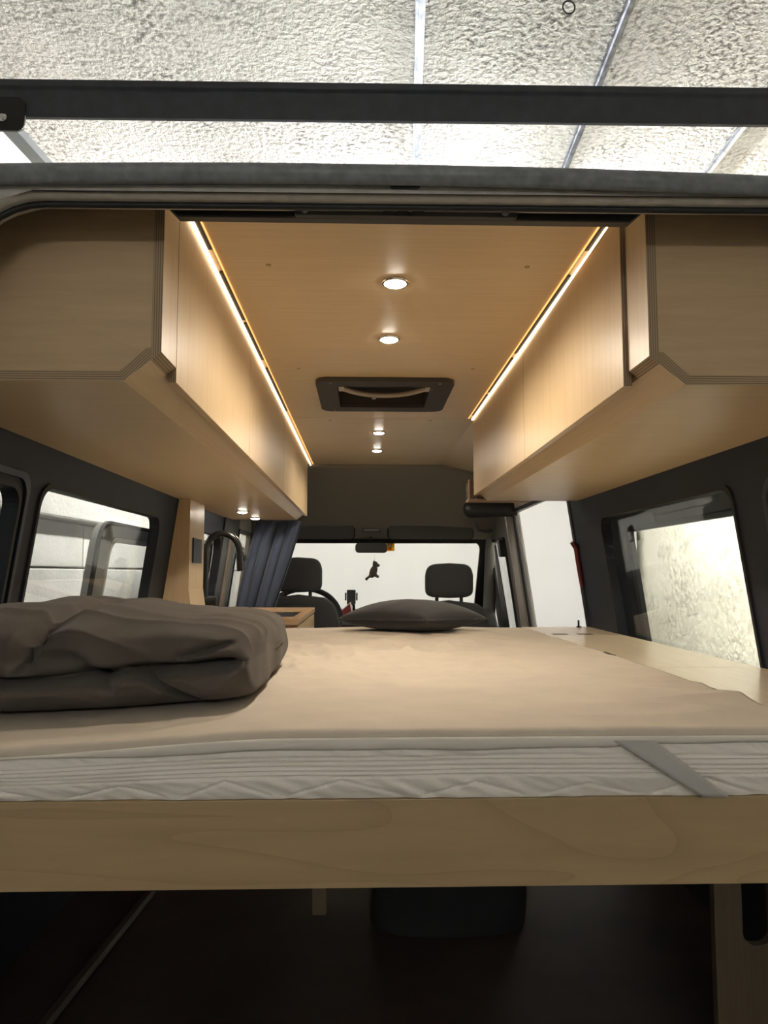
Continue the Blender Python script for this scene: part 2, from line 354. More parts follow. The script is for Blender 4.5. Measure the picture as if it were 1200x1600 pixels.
# side linings with their windows
def ring(s, r0, r1, t, w0=-.004):
    q = MB(); q.plate(r1, [r0], lambda u, v, k: (s*(wx(v)+w0-.001+k), u, v), t); return q
W1 = rr(1.10, 1.552, -.34, .176, .04); W2 = rr(1.655, 2.605, -.34, .194, .05); W3 = rr(3.10, 3.745, -.30, .185, .09); WC = rr(4.20, 4.68, -.24, .235, .03)
m = MB(); m.plate([(1.02, FL), (4.05, FL), (4.05, .60), (1.6, .60), (1.3, .50), (1.02, .50)], [W1, W2, W3], side(-1), .03); ob('side_lining', m, 'navy_lining', VAN, label='dark navy lining of the left wall')
WR = rr(1.668, 2.600, -.34, .196, .04)
m = MB(); m.plate([(1.02, FL), (2.95, FL), (2.95, .60), (1.6, .60), (1.3, .50), (1.02, .50)], [WR], side(1), .03); ob('side_lining', m, 'navy_lining', VAN, label='dark navy lining of the right wall')
m = MB(); m.plate([(2.95, .345), (4.06, .335), (4.06, .60), (2.95, .60)], [], side(1), .03); ob('door_header', m, 'pale_pillar', VAN)
def grow(poly, d):
    cx = sum(p[0] for p in poly)/len(poly); cy = sum(p[1] for p in poly)/len(poly)
    return [(u+(d if u > cx else -d), v+(d if v > cy else -d)) for u, v in poly]
for s, W in ((-1, W1), (-1, W2), (-1, W3), (1, WR)):
    p = MB(); p.plate(W, [], lambda u, v, k: (s*(wx(v)+.026+k), u, v), .003); g = ob('window_pane', p, 'pane', VAN)
    q = ring(s, W, grow(W, .010), .006); ob('window_seal', q, 'black_seal', g)
# pressed panel round the rear left window and beside the right one
for s, R0, R1 in ((-1, grow(W1, .022), grow(W1, .036)), (1, rr(1.064, 1.52, -.34, .19, .05), rr(1.05, 1.534, -.354, .205, .06)), ):
    q = ring(s, R0, R1, .008, -.006); ob('pressed_rim', q, 'navy_gloss', VAN, bevel=.003)
# white sliding doors standing open outside
def slide_door(s, out, win, x0, mat, bead, lab):
    fm = lambda off: (lambda u, v, t: (s*(x0+(.285-v)*.14+off+t), u, v))
    d = MB(); d.plate(out, [win], fm(0), .03); o = ob('sliding_door', d, mat, VAN, bevel=.004, label=lab)
    q = MB(); q.plate(grow(out, .006), [grow(out, -.006)], fm(-.006), .012); ob('edge_seal', q, 'black_seal', o)
    q = MB(); q.plate(win, [grow(win, -.016)], fm(-.006), .014); ob('window_bead', q, bead, o, bevel=.003)
    q = MB(); q.plate(win, [], fm(.024), .003); ob('window_pane', q, 'pane', o)
    return o
slide_door(-1, rr(2.36, 4.08, FL, .165, .07), rr(2.455, 3.96, -.50, .120, .05), .88, 'door_light', 'white_paint', 'open sliding door outside the left window')
slide_door(1, rr(1.45, 2.80, FL, .40, .07), rr(1.58, 2.585, -.50, .160, .03), .845, 'slate', 'navy_gloss', 'open sliding door outside the right window')
# left cab: pillar, cab door and window
m = MB(); m.plate([(3.745, FL), (4.14, FL), (4.14, .34), (3.745, .34)], [], lambda u, v, t: (-(wx(v)-.012+t), u, v), .012); ob('pillar_trim', m, 'black_plastic', VAN, bevel=.006)
m = MB(); m.plate([(3.90, FL), (4.02, FL), (4.02, .20), (3.90, .20)], [], lambda u, v, t: (-(wx(v)-.020+t), u, v), .008); ob('pillar_cover', m, 'brown_trim', VAN, bevel=.003)
for s, W in ((-1, WC), (1, rr(4.40, 4.86, -.42, .20, .03))):
    m = MB(); m.plate([(4.05 if s < 0 else 4.30, FL), (5.08, FL), (5.08, .10), (4.85, .28), (4.6, .58), (4.05 if s < 0 else 4.30, .60)], [W], side(s), .03)
    cdr = ob('cab_side', m, 'grey_headliner' if s < 0 else 'grey_trim', VAN, bevel=.004)
    p = MB(); p.plate(W, [], lambda u, v, k: (s*(wx(v)+.026+k), u, v), .003); g = ob('window_pane', p, 'pane', cdr)
    q = ring(s, W, grow(W, .018), .012, -.010); ob('window_seal', q, 'black_seal', cdr, bevel=.003)
# right B pillar, pale, with its rubber edge
m = MB(); m.plate([(4.06, FL), (4.30, FL), (4.26, .36), (4.06, .36)], [], side(1), .04); ob('pillar_trim', m, 'pale_pillar', VAN, bevel=.012)
m = MB(); m.plate([(4.03, FL), (4.075, FL), (4.075, .40), (4.03, .40)], [], lambda u, v, t: (wx(v)-.015+t, u, v), .05); ob('door_seal', m, 'grey_trim', VAN, bevel=.012)
m = MB(); m.tube([(wx(z)-.002, 4.02, z) for z in (-.9, -.5, -.1, .2, .345)], .011, 8); ob('rubber_edge', m, 'black_seal', VAN, smooth=40)
m = MB(); m.tube([(wx(.345)-.004, y, .343) for y in (2.96, 3.3, 3.7, 4.02)], .010, 8); ob('rubber_edge', m, 'black_seal', VAN, smooth=40)
m = MB(); m.plate([(2.945, FL), (2.975, FL), (2.975, .345), (2.945, .345)], [], lambda u, v, t: (wx(v)-.006+t, u, v), .05); ob('door_seal', m, 'black_seal', VAN, bevel=.004)
# headliner sloping from the high roof to the windscreen
def hl(u, v):
    x = -.80+1.60*u; t = v
    y = 4.10+.70*t; edge = max(0, abs(x)-.372)*.217
    z = (.608-edge)*(1-t)+.212*t+.045*math.sin(math.pi*t)
    return (x, y-.03*math.sin(math.pi*t), z)
m = MB(); m.grid(hl, 41, 21); ob('headliner', m, 'grey_headliner', VAN, smooth=60, solid=.012)
m = MB(); m.box(-.80, .80, 4.79, 4.83, .196, .226); ob('windscreen_trim', m, 'black_seal', VAN, bevel=.006)
# sun visors
for x0, x1 in ((-.60, -.127), (.094, .632)):
    q = MB(); q.prism(rr(x0, x1, 0, .092, .025), lambda u, v, t: (u, 4.70-v*.35+t*.9, .222+v+t*.3), -.016); ob('sun_visor', q, 'visor', VAN, bevel=.005, smooth=40)
    q = MB(); q.plate(rr(x0-.008, x1+.008, -.006, .100, .03), [rr(x0, x1, 0, .092, .025)], lambda u, v, t: (u, 4.708-v*.35+t*.9, .222+v+t*.3), -.006); ob('visor_recess', q, 'black_seal', VAN)
m = MB(); m.box(-.075, .045, 4.66, 4.69, .262, .285); il = ob('interior_lamp', m, 'visor', VAN, bevel=.004)
m = MB(); m.box(-.062, .032, 4.655, 4.662, .268, .279); ob('lamp_cover', m, 'grey_trim', il, bevel=.001)
# rear-view mirror
mir = MB(); mir.prism(rr(-.117, .083, .128, .190, .022), lambda u, v, t: (u*(1+.0)+0, 4.60+t+.04*(u+.017), v+.018*math.cos(u*12)*0), .022)
mo = ob('mirror', mir, 'black_plastic', VAN, bevel=.006, smooth=40)
q = MB(); q.prism(rr(-.110, .076, .134, .184, .019), lambda u, v, t: (u, 4.597+t+.04*(u+.017), v), .003); ob('mirror_glass', q, 'black_glass', mo)
q = MB(); q.tube([(-.017, 4.62, .18), (-.017, 4.66, .20), (-.017, 4.72, .23)], .007, 8); ob('mirror_arm', q, 'black_plastic', mo, smooth=40)
# windscreen and its frame
def ws(u, v, t): return (u, 4.80+(.212-v)*.72+t, v)
m = MB(); m.plate(rr(-.70, .70, -.40, .204, .05), [], ws, .004); wsg = ob('windscreen', m, 'windscreen', VAN)
m = MB(); m.plate([(-.82, -.45), (.82, -.45), (.78, .26), (-.78, .26)], [rr(-.70, .70, -.41, .204, .05)], lambda u, v, t: ws(u, v, t-.02), .03); ob('windscreen_frame', m, 'black_seal', VAN)
for s in (-1, 1):
    m = MB(); m.tube([(s*.755, 4.76, .27), (s*.77, 4.85, .10), (s*.79, 5.0, -.12), (s*.80, 5.1, -.35)], [.03, .035, .04, .045], 10); ob('front_pillar', m, 'grey_trim', VAN, smooth=50)
# dashboard with its instrument hood
m = MB(); m.prism([(4.62, -.95), (5.05, -.95), (5.14, -.30), (4.95, -.235), (4.72, -.245), (4.60, -.33), (4.60, -.6)], lambda u, v, t: (-.78+t, u, v), 1.56)
dash = ob('dashboard', m, 'black_plastic', VAN, bevel=.02, smooth=40)
# black padded roof shelf edge over the right cab door
m = MB(); m.tube([(.484, 4.03, .350), (.487, 4.03, .350), (.497, 4.03, .350), (.515, 4.03, .350), (.53, 4.03, .350), (.775, 4.03, .362)], [.012, .026, .038, .045, .047, .047], 20); ob('roof_shelf', m, 'black_plastic', VAN, smooth=50)
m = MB(); m.tube([(.615, 4.44, .30), (.63, 4.42, .262), (.68, 4.45, .255), (.72, 4.5, .262)], .010, 8); ob('grab_handle', m, 'visor', VAN, smooth=50)
# steering wheel
sw = empty('steering_wheel', (-.43, 4.50, -.32)); sw.parent = VAN; sw.location = Vector((-.43, 4.50, -.32))-WORLD[VAN.name]
ax = Vector((0, -.80, .60)).normalized(); ex = Vector((1, 0, 0)); ey = ax.cross(ex)
cc = Vector((-.43, 4.48, -.275))
m = MB(); m.tube([cc+ex*.225*math.cos(a)+ey*.225*math.sin(a) for a in [k*math.pi/24 for k in range(49)]], .017, 10, cap=False); ob('rim', m, 'black_plastic', sw, smooth=50)
m = MB(); m.tube([cc+ax*.01, cc-ax*.08, cc-ax*.2-Vector((0, 0, .0))], [.075, .06, .05], 16); ob('hub', m, 'black_plastic', sw, smooth=40)
for a in (0, math.pi, -math.pi/2):
    m = MB(); m.tube([cc+(ex*math.cos(a)+ey*math.sin(a))*.05, cc+(ex*math.cos(a)+ey*math.sin(a))*.22], .016, 8); ob('spoke', m, 'black_plastic', sw, smooth=40)
# rear: roof edge, lintel and pillars of the opening
def roof(u, v):
    x = -.82+1.64*u; c = 1-(abs(x+.05)/.82)**2.2
    base = .529+.020*c
    prof = ((.965, -.020), (.955, -.006), (.962, .006), (.985, .013), (1.015, .018), (1.05, .042), (1.14, .075), (1.35, .10), (2.4, .125), (4.0, .125), (4.8, -.05))
    k = v*(len(prof)-1); i = min(int(k), len(prof)-2); t = k-i
    y = prof[i][0]*(1-t)+prof[i+1][0]*t; z = base+prof[i][1]*(1-t)+prof[i+1][1]*t
    return (x, y, z)
m = MB(); m.grid(roof, 60, 28); ob('roof', m, 'roof_paint', VAN, smooth=60, solid=.006)
OUT = [(-.96, FL-.3), (-.96, .2), (-.86, .49), (-.70, .536), (0, .545), (.70, .536), (.86, .49), (.96, .2), (.96, FL-.3)]
def corner(cx, cz, r, a0, a1, n=8): return [(cx+r*math.cos(math.radians(a0+(a1-a0)*k/n)), cz+r*math.sin(math.radians(a0+(a1-a0)*k/n))) for k in range(n+1)]
IN = [(.83, FL-.25)]+[(.80, .1)]+corner(.60, .405, .112, 0, 90)+corner(-.505, .400, .112, 90, 180)+[(-.80, .1)]+[(-.83, FL-.25)]
m = MB(); m.plate(OUT, [IN], lambda u, v, t: (u, .972+t, v), .045); rf = ob('rear_frame', m, 'lintel_paint', VAN, bevel=.010, smooth=40)
# rubber seal following the opening
m = MB(); m.tube([(x, .992, z-.003) for x, z in IN[1:-1]], .0045, 8); ob('rubber_seal', m, 'black_seal', rf, smooth=50)
# thin weathered seam under the roof lip
m = MB(); m.tube([(-.72+1.44*k/40,   .970, .515+.020*(1-(abs(-.72+1.44*k/40)/.82)**2.2)) for k in range(41)], .004, 6); ob('seam_sealer', m, 'roof_paint', rf, smooth=50)
# dark lock carrier hanging under the lintel
m = MB(); m.prism([(-.352, .530), (-.332, .5095), (.322, .5095), (.345, .530)], lambda u, v, t: (u, 1.022+t, v), .018); lk = ob('lock_carrier', m, 'black_plastic', VAN, bevel=.002)
m = MB(); m.prism(rr(-.165, .155, .509, .532, .004, 3), lambda u, v, t: (u, 1.012+t, v), .010); ob('striker_plate', m, 'visor', lk, bevel=.002)
for x in (-.150, .137):
    m = MB(); m.lathe([(.0065, .0), (.0065, -.004), (.004, -.007)], (x, 1.012, .517), 'y', 12); ob('bolt', m, 'steel_grey', lk, smooth=40)
for x in (-.030, -.010, .012):
    m = B(x-.008, x+.008, 1.008, 1.013, .512, .520); ob('catch', m, 'black_seal', lk, bevel=.001)
m = MB(); m.prism(rr(-.030, .012, .527, .540, .005), lambda u, v, t: (u, .966+t, v), .008); ob('latch', m, 'black_plastic', rf, bevel=.002)

# ------------------------------------------------------------------ overhead cabinets
XF, TK = .365, .015
def cabinet(s, y1, doors, lab):
    c = empty('overhead_cabinet', (s*.58, (1.075+y1)/2, .284), lab, 'cabinet', 'birch overhead cabinets')
    y0 = 1.075; ln = y1-y0
    fm = lambda yy: (lambda u, v, t: (s*u, yy+t, v))
    d = 'ply_d' if s > 0 else 'ply_dm'
    # boards whose ply edges frame the end panel
    m = MB(); m.prism([(XF, .327), (XF+TK, .3145), (XF+TK, .582), (XF, .582)], fm(y0), .085)
    o = ob('stile', m, ['birch_z', 'ply_x'], c)
    paint_ends(o, 0, 1); 
    m = MB(); m.prism([(XF+TK, .3145), (.42, .283), (.4255, .298), (XF+TK+.006, .333), (XF+TK, .333)], fm(y0), ln); o = ob('chamfer_board', m, ['birch_y', d], c); paint_ends(o, 0, 1)
    m = MB(); m.prism([(.42, .283), (.775, .283), (.765, .298), (.4255, .298)], fm(y0), ln); o = ob('bottom_board', m, ['birch_x', 'ply_z'], c); paint_ends(o, 0, 1)
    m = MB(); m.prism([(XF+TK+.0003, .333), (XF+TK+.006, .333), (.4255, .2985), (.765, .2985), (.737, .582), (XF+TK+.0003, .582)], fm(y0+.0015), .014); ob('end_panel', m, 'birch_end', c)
    m = MB(); m.prism([(XF+TK, .3145), (.42, .283), (.775, .283), (.735, .60), (XF+TK, .60)], fm(y1-.012), .012); ob('end_panel', m, 'birch_z', c)
    m = MB(); m.box(*sorted((s*(XF+.001), s*.735)), 1.165, y1, .60, .6085); ob('top_board', m, 'birch_y', c)
    for k, (a, b, op) in enumerate(doors):
        m = MB(); lo = [(XF, .304), (XF+TK-.001, .304), (XF+TK-.001, .600), (XF, .600)]
        m.prism(lo, lambda u, v, t: (s*(u-op*(1-t/(b-a))), a+t, v), b-a, 1, 0)
        o = ob('door', m, ['birch_z', 'ply_x'], c, bevel=.0008)
    return c
def paint_ends(o, face, edge):
    for p in o.data.polygons: p.material_index = edge if abs(p.normal.y) > .9 or (o.name.startswith('stile') and p.normal.z < -.4) else face
cabinet(-1, 3.905, ((1.1635, 1.917, 0), (1.9200, 2.753, 0), (2.756, 3.905, 0)), 'long birch overhead cabinet on the left with three doors')
cabinet(1, 2.850, ((1.167, 1.937, .007), (1.940, 2.850, 0)), 'shorter birch overhead cabinet on the right with two doors, the first slightly ajar')
# LED strips between cabinet and ceiling
def led(s, y1, segs, lab):
    e = empty('led_strip', (s*.357, 2.2, .600), lab, 'led strip', 'LED strips along the ceiling')
    m = B(*sorted((s*.3645, s*.3590)), 1.10, y1, .6010, .6060); ob('diffuser', m, 'led_white', e)
    m = B(*sorted((s*.3490, s*.3465)), 1.10, y1, .6065, .6095); ob('edge_reflection', m, 'led_reflex', e)  # emissive strip imitates the LED light reflected along the edge
    m = B(*sorted((s*.3645, s*.3465)), 1.10, y1, .6096, .6100); ob('backing', m, 'birch_shaded_x', e)
    for a, b in segs:
        m = B(*sorted((s*.3580, s*.3500)), a, b, .6050, .6095); ob('channel_cover', m, 'black_plastic', e, bevel=.001)
led(-1, 4.09, ((1.12, 1.345), (1.45, 1.73), (1.755, 2.06), (2.15, 2.72)), 'glowing warm LED strip along the left cabinet reaching the grey headliner')
led(1, 2.85, ((1.12, 1.33), (1.45, 1.98), (2.03, 2.42), (2.46, 2.78)), 'glowing warm LED strip along the right cabinet ending at the ceiling joint')
# downlights
def downlight(name, x, y, z, r, watt, lab, grp, col=(1, .88, .72)):
    e = empty(name, (x, y, z-.006), lab, 'downlight', grp)
    m = MB(); m.lathe([(r, 0), (r, -.003), (r*.93, -.005), (r*.80, -.0055), (r*.78, -.002), (r*.78, 0)], (x, y, z), 'z', 32); ob('bezel', m, 'chrome', e, smooth=35)
    m = MB(); m.lathe([(r*.78, -.0015), (r*.76, -.006), (r*.6, -.009), (r*.3, -.0105), (.001, -.011)], (x, y, z), 'z', 32); ob('lens', m, 'lamp_lens', e, smooth=60)
    if watt:
        l = bpy.data.lights.new(name, 'SPOT'); l.energy = watt; l.color = col; l.spot_size = math.radians(168); l.spot_blend = .5; l.shadow_soft_size = .025
        lo = bpy.data.objects.new('lamp_light', l); COL.objects.link(lo); lo.parent = e; lo.location = (0, 0, -.012)
for i, (y, r, wt) in enumerate(((1.497, .029, 1.0), (1.868, .029, 1.0), (3.145, .028, .8), (3.609, .028, .8))):
    downlight('ceiling_downlight', 0, y, .61, r, SPOT_W*wt, ('round lit downlight in the birch ceiling nearest the rear opening', 'round lit ceiling downlight just behind the roof vent, second from the rear opening',
              'small lit ceiling downlight just in front of the roof vent', 'small lit ceiling downlight nearest the grey headliner')[i], 'downlights in the birch ceiling')
downlight('cabinet_downlight', -.617, 3.36, .283, .028, 1.6, 'lit downlight under the left cabinet, the one nearer the wooden pillar', 'downlights under the left cabinet')
downlight('cabinet_downlight', -.615, 3.74, .283, .028, 1.6, 'lit downlight under the left cabinet, the one nearer the blue curtain', 'downlights under the left cabinet')

# ------------------------------------------------------------------ roof vent
V = empty('roof_vent', (0, 2.465, .59), 'dark framed square roof vent with a curved grey bar in the birch ceiling', 'roof vent')
m = MB(); m.plate(rr(-.218, .222, 2.25, 2.68, .045, 8), [rr(-.150, .152, 2.318, 2.610, .012, 4)], lambda u, v, t: (u, v, .6095-t), .014); ob('frame', m, 'vent_frame', V, bevel=.005, smooth=40)
m = MB(); m.plate(rr(-.158, .160, 2.310, 2.618, .014, 4), [rr(-.150, .152, 2.318, 2.610, .012, 4)], lambda u, v, t: (u, v, .6105+t), .05); ob('well', m, 'vent_frame', V, smooth=40)
m = MB(); m.box(-.158, .160, 2.310, 2.618, .6605, .6640); ob('dome', m, 'dome', V)
m = MB(); m.tube([(.001+.143*math.sin(a), 2.385+.085*(1-abs(math.sin(a))**2.2), .612-.006*math.cos(a)) for a in [-math.pi/2+math.pi*k/24 for k in range(25)]], .0085, 10); bar = ob('curved_bar', m, 'vent_bar', V, smooth=50)
for x in (-.141, .143):
    m = B(x-.008, x+.010, 2.345, 2.405, .602, .640); ob('bar_mount', m, 'vent_bar', V, bevel=.003)
m = B(-.038, -.024, 2.462, 2.474, .592, .606); ob('catch', m, 'vent_bar', bar, bevel=.002)
for x in (-.17, .174):
    for y in (2.272, 2.658):
        m = MB(); m.lathe([(.005, 0), (.004, -.002)], (x, y, .5955), 'z', 10); ob('screw', m, 'grey_trim', V, smooth=40)

# ------------------------------------------------------------------ bed
BED = empty('bed_frame', (0, 1.9, FL), 'fixed bed platform of pale birch boards across the van rear', 'bed')
m = MB(); m.prism([(-.84, -.408), (.84, -.408), (.84, -.296), (-.84, -.296)], lambda u, v, t: (u, .995+t, v), .018); ob('front_board', m, 'birch_shaded_x', BED, bevel=.001)
m = B(-.84, .56, 1.013, 2.86, -.312, -.298); ob('base_panel', m, 'birch_y', BED)
m = B(-.84, .84, 2.85, 2.868, -.408, -.2985); ob('back_board', m, 'birch_shaded_x', BED)
leg = MB(); leg.plate([(.562, FL), (.70, FL), (.70, -.409), (.562, -.409)], [rr(.612, .665, -.66, -.44, .022)], lambda u, v, t: (u, 1.35+t, v), .018); ob('leg', leg, 'shaded_ply', BED, bevel=.001)
m = B(-.164, -.136, 1.50, 1.53, -.665, -.3125); ob('support_post', m, 'shaded_ply', BED, bevel=.001)
m = MB(); m.tube([(-.70, 2.5, FL+.017), (-.735, 1.9, FL+.017), (-.77, 1.3, FL+.017)], .017, 8); ob('floor_rail', m, 'van_floor', BED)
# side shelf, flush with the mattress
SH = empty('side_shelf', (.70, 1.95, -.2985), 'birch ply shelf panels beside the mattress under the right window', 'shelf')
sh = lambda u, v, t: (u, v, -.213-t)
def wsh(): return .838
def shelf(y0, y1, holes):
    q = MB(); q.plate([(.566, y0), (.838, y0), (.838, y1), (.566, y1)], holes, sh, .012); ob('shelf_panel', q, 'birch_shaded_x' if False else 'birch_end_y', SH, bevel=.001)
wood('birch_end_y', (.62, .51, .36), (.72, .61, .44), (.55, .44, .29), (10, .8, 10), .28, .45)
shelf(1.013, 1.680, [])
shelf(1.683, 2.560, [])
m = B(.580, .838, 1.013, 1.025, -.2985, -.2255); ob('shelf_front', m, 'birch_shaded_x', SH, bevel=.001)
HL = (rr(.600, .655, 2.578, 2.625, .006, 3), rr(.688, .745, 2.578, 2.625, .006, 3))
shelf(2.563, 2.95, HL)
for h in HL:
    q = MB(); q.prism(h, lambda u, v, t: (u, v, -.2138-t), .008); ob('hole_shade', q, 'black_seal', SH)  # black plate fills the hole in place of its inner shade
m = B(.566, .580, 1.013, 2.95, -.2985, -.2255); ob('shelf_side', m, 'birch_y', SH)
for y0, y1, x1 in ((1.915, 2.01, .588), (1.33, 1.46, .580)):
    m = MB(); m.prism(rr(.567, x1+.004, y0, y1, .008), lambda u, v, t: (u, v, -.2126+t), .0008); ob('hole_shade', m, 'black_seal', SH)  # black patches laid on the panel stand in for shaded holes

# mattress: body with a stitched, quilted border
MX0, MX1, MY0, MY1 = -.845, .560, 1.000, 2.845
MZ0 = -.2955
def ztop(x, y):
    z = -.208
    z -= .024*sm(-.15, -.62, x)*sm(1.7, 1.0, y)
    z += .004*math.sin(x*5+1)*math.sin(y*3)
    return z
def tri(x): x = x % 1; return abs(x-.5)*2
def border(u, v):
    x = MX0+(MX1-MX0)*u; zt = ztop(x, MY0); z = MZ0+(zt-.004-MZ0)*v
    bulge = .010*(1-abs(2*v-1)**2.4)
    dy = 0
    # three stitched bands across the middle
    for c in (.36, .43, .50, .585, .65): dy += .0042*math.exp(-((v-c-.03*nz(x*3, 1))/.013)**2)
    if v > .66: dy += .0048*(v-.66)/.3*nz(x*55+9*(v-.6)+2.5*nz(x*9, 3), v*2)+.004*nz(x*22+5*v, v*3, 5)
    if v < .35:
        per = .155; cxx = x/per+.22*nz(x*3.1, 8); h = (1-tri(cxx))*.34*(.75+.35*nz(math.floor(cxx)*1.7, 3))
        dy += .0030*math.exp(-((v-h)/.022)**2)*sm(.02, .08, h)
        dy += .0030*nz(x*40+7*v, v*4, 9)+.003*nz(x*12, v*3, 2)
    dy += .003*nz(x*6, v*2, 4)
    return (x, MY0-bulge+dy, z)
MAT = empty('mattress', (-.14, 1.92, MZ0), 'white mattress with a stitched quilted border on the birch bed', 'mattress')
m = MB(); m.grid(border, 700, 44); ob('border', m, 'mattress_cover', MAT, smooth=80)
m = MB()
m.grid(lambda u, v: (MX0+(MX1-MX0)*u, MY0+(MY1-MY0)*v, ztop(MX0+(MX1-MX0)*u, MY0+(MY1-MY0)*v)-.014), 50, 50)
m.box(MX0, MX1, MY0+.012, MY1, MZ0, -.250)
for x in (MX0, MX1): m.grid(lambda u, v: (x, MY0+(MY1-MY0)*u, MZ0+v*(ztop(x, MY0+(MY1-MY0)*u)-.014-MZ0)), 50, 3)
ob('core', m, 'mattress_cover', MAT, smooth=60)
# protector: thin sheet over the top with a hem rolling over the front edge and an elastic corner strap
PR = empty('mattress_protector', (-.14, 1.92, -.205), 'beige cotton mattress protector spread over the mattress with an elastic corner strap', 'bed sheet')
def rid(x, y, a, f, s):
    p = x*math.cos(a)+y*math.sin(a); q = -x*math.sin(a)+y*math.cos(a)
    return (1-abs(nz(p*f, q*f*.28, s)))**4
def sheet(u, v):
    x = MX0+(MX1-MX0)*u; fe = MY0-.006
    drop = .004+.012*sm(-.42, -.20, x)*(1-sm(.24, .36, x)*.7)
    if v < .06: a = (v/.06); y = fe; zoff = -drop*(1-a)
    else:
        a = (v-.06)/.94; y = fe+(MY1-fe)*a**1.25; zoff = 0
    r = .010
    z = ztop(x, y)+.0012
    if y < fe+r: z -= r-math.sqrt(max(0, r*r-(fe+r-y)**2)) if v >= .06 else r
    c = math.exp(-((x+.06)/.30)**2-((y-1.95)/.38)**2)
    z += .020*c*(rid(x, y, .5, 6, 1)-.4)+.015*c*(rid(x, y, -.7, 9, 3)-.4)
    z += .008*c*(rid(x, y, .2, 17, 11)-.4)+.004*math.exp(-((y-2.2)/.5)**2)*(rid(x, y, 1.2, 13, 13)-.4)
    e = sm(.15, .5, x)*sm(1.55, 1.15, y)*sm(1.0, 1.05, y)
    z += .016*e*(rid(x, y, 1.35, 9, 5)-.35)
    e2 = math.exp(-((x-.28)/.25)**2-((y-2.35)/.3)**2); z += .014*e2*(rid(x, y, .9, 9, 7)-.4)
    z += .0018*nz(x*5, y*5, 2)+.0006*nz(x*22, y*22, 2)
    return (x, y, z+zoff+(0 if v >= .06 else 0))
m = MB(); m.grid(sheet, 260, 260); ob('sheet', m, 'sheet', PR, smooth=80, solid=.0015)
def hem(u, v):
    x = MX0+.25+(MX1-MX0-.25)*u; d = .013*sm(-.55, -.25, x)*(1-.55*sm(.22, .34, x))+.002+.003*nz(x*7, 1)
    zt = ztop(x, MY0)-.008
    return (x, MY0-.010-.003*math.sin(math.pi*v)+.0015*nz(x*20, v), zt-d*v)
m = MB(); m.grid(hem, 200, 6); ob('hem', m, 'sheet_hem', PR, smooth=80, solid=.0015)
def strap(u, v):
    x = .292+.108*v+.036*(u-.5)*(1+.5*(1-v)); z = ztop(.3, MY0)-.012-(ztop(.3, MY0)-.014-MZ0)*v
    return (x, MY0-.0155-.004*math.sin(math.pi*v), z)
m = MB(); m.grid(strap, 6, 14); ob('elastic_strap', m, 'strap', PR, smooth=80, solid=.0015)

# folded duvet
def duvet(u, v):
    a = 2*math.pi*u; ph = -math.pi/2+math.pi*v
    ca, sa = math.cos(a), math.sin(a)
    cy = math.copysign(abs(ca)**.5, ca); cz = math.copysign(abs(sa)**.52, sa)
    w_ = math.copysign(abs(math.sin(ph))**.55, math.sin(ph)); en = 0 if v in (0, 1) else max(1e-6, math.cos(ph))**.36
    X = -.545+.308*w_; hz = .074
    sag = ztop(X, 1.2)+.208
    zc = -.207+hz
    y = 1.43+.295*cy*(.80+.20*en); z = zc+hz*cz*(en if cz > 0 else en**.35)
    front = sm(.55, .95, -cy); top = sm(.3, .9, cz)
    # the upper layer lies a little further back and is plumper at the left
    if z > zc: y += front*.018
    z += top*(.020*math.exp(-((X+.62)/.10)**2-((y-1.5)/.25)**2)-.010*sm(-.50, -.40, X)+.006*nz(X*6, y*5, 1))
    # crease between the two layers
    zm = zc-.010+.005*math.sin(X*13)+.006*sm(-.35, -.27, X)
    g = math.exp(-((z-zm)/.010)**2)*sm(-.245, -.275, X)
    y += .065*front*g
    z += front*.010*math.exp(-((z-zm-.022)/.014)**2)*math.copysign(1, -1)
    # slanting crease in the lower layer, a valley and a dent in the upper one
    zl = zm-.006-(.62*(X+.405)); g2 = math.exp(-((z-zl)/.007)**2)*sm(-.42, -.39, X)*sm(-.300, -.335, X); y += .030*front*g2
    zl = zm+.050-.62*(X+.565); g3 = math.exp(-((z-zl)/.010)**2)*sm(-.60, -.55, X)*sm(-.43, -.47, X); y += .034*front*g3
    zl = zm+.012+.16*(X+.36); g5 = math.exp(-((z-zl)/.006)**2)*sm(-.37, -.34, X)*sm(-.25, -.28, X); y += .020*front*g5
    xl = -.600+.30*(z-zm); g4 = math.exp(-((X-xl)/.013)**2); y += .045*front*g4*sm(zc-.015, zc+.01, z); z -= .034*top*g4*sm(1.62, 1.40, y)
    # cloth wrinkles
    y -= front*(.016*nz(X*7, z*14, 3)+.010*(rid(X, z*2.2, .9, 8, 2)-.4)+.006*(rid(X, z*2.2, -.5, 14, 9)-.4))
    z += top*(.011*(rid(X, y*1.6, 1.35, 6, 6)-.4)+.004*nz(X*14, y*9, 3))
    z += (.006*nz(X*9, y*6, 8) if cz > -.2 else 0)
    X += .010*nz(y*8, z*18, 4)*sm(.6, 1, w_)
    if sag: z += sag*(1-.5*sm(zc-.05, zc+.06, z))
    return (X, y, max(z, ztop(X, y)+.001))
m = MB(); m.grid(duvet, 260, 240, closed_u=True); ob('folded_duvet', m, 'duvet', smooth=80, label='dark taupe duvet folded in two layers at the left of the bed', cat='duvet')

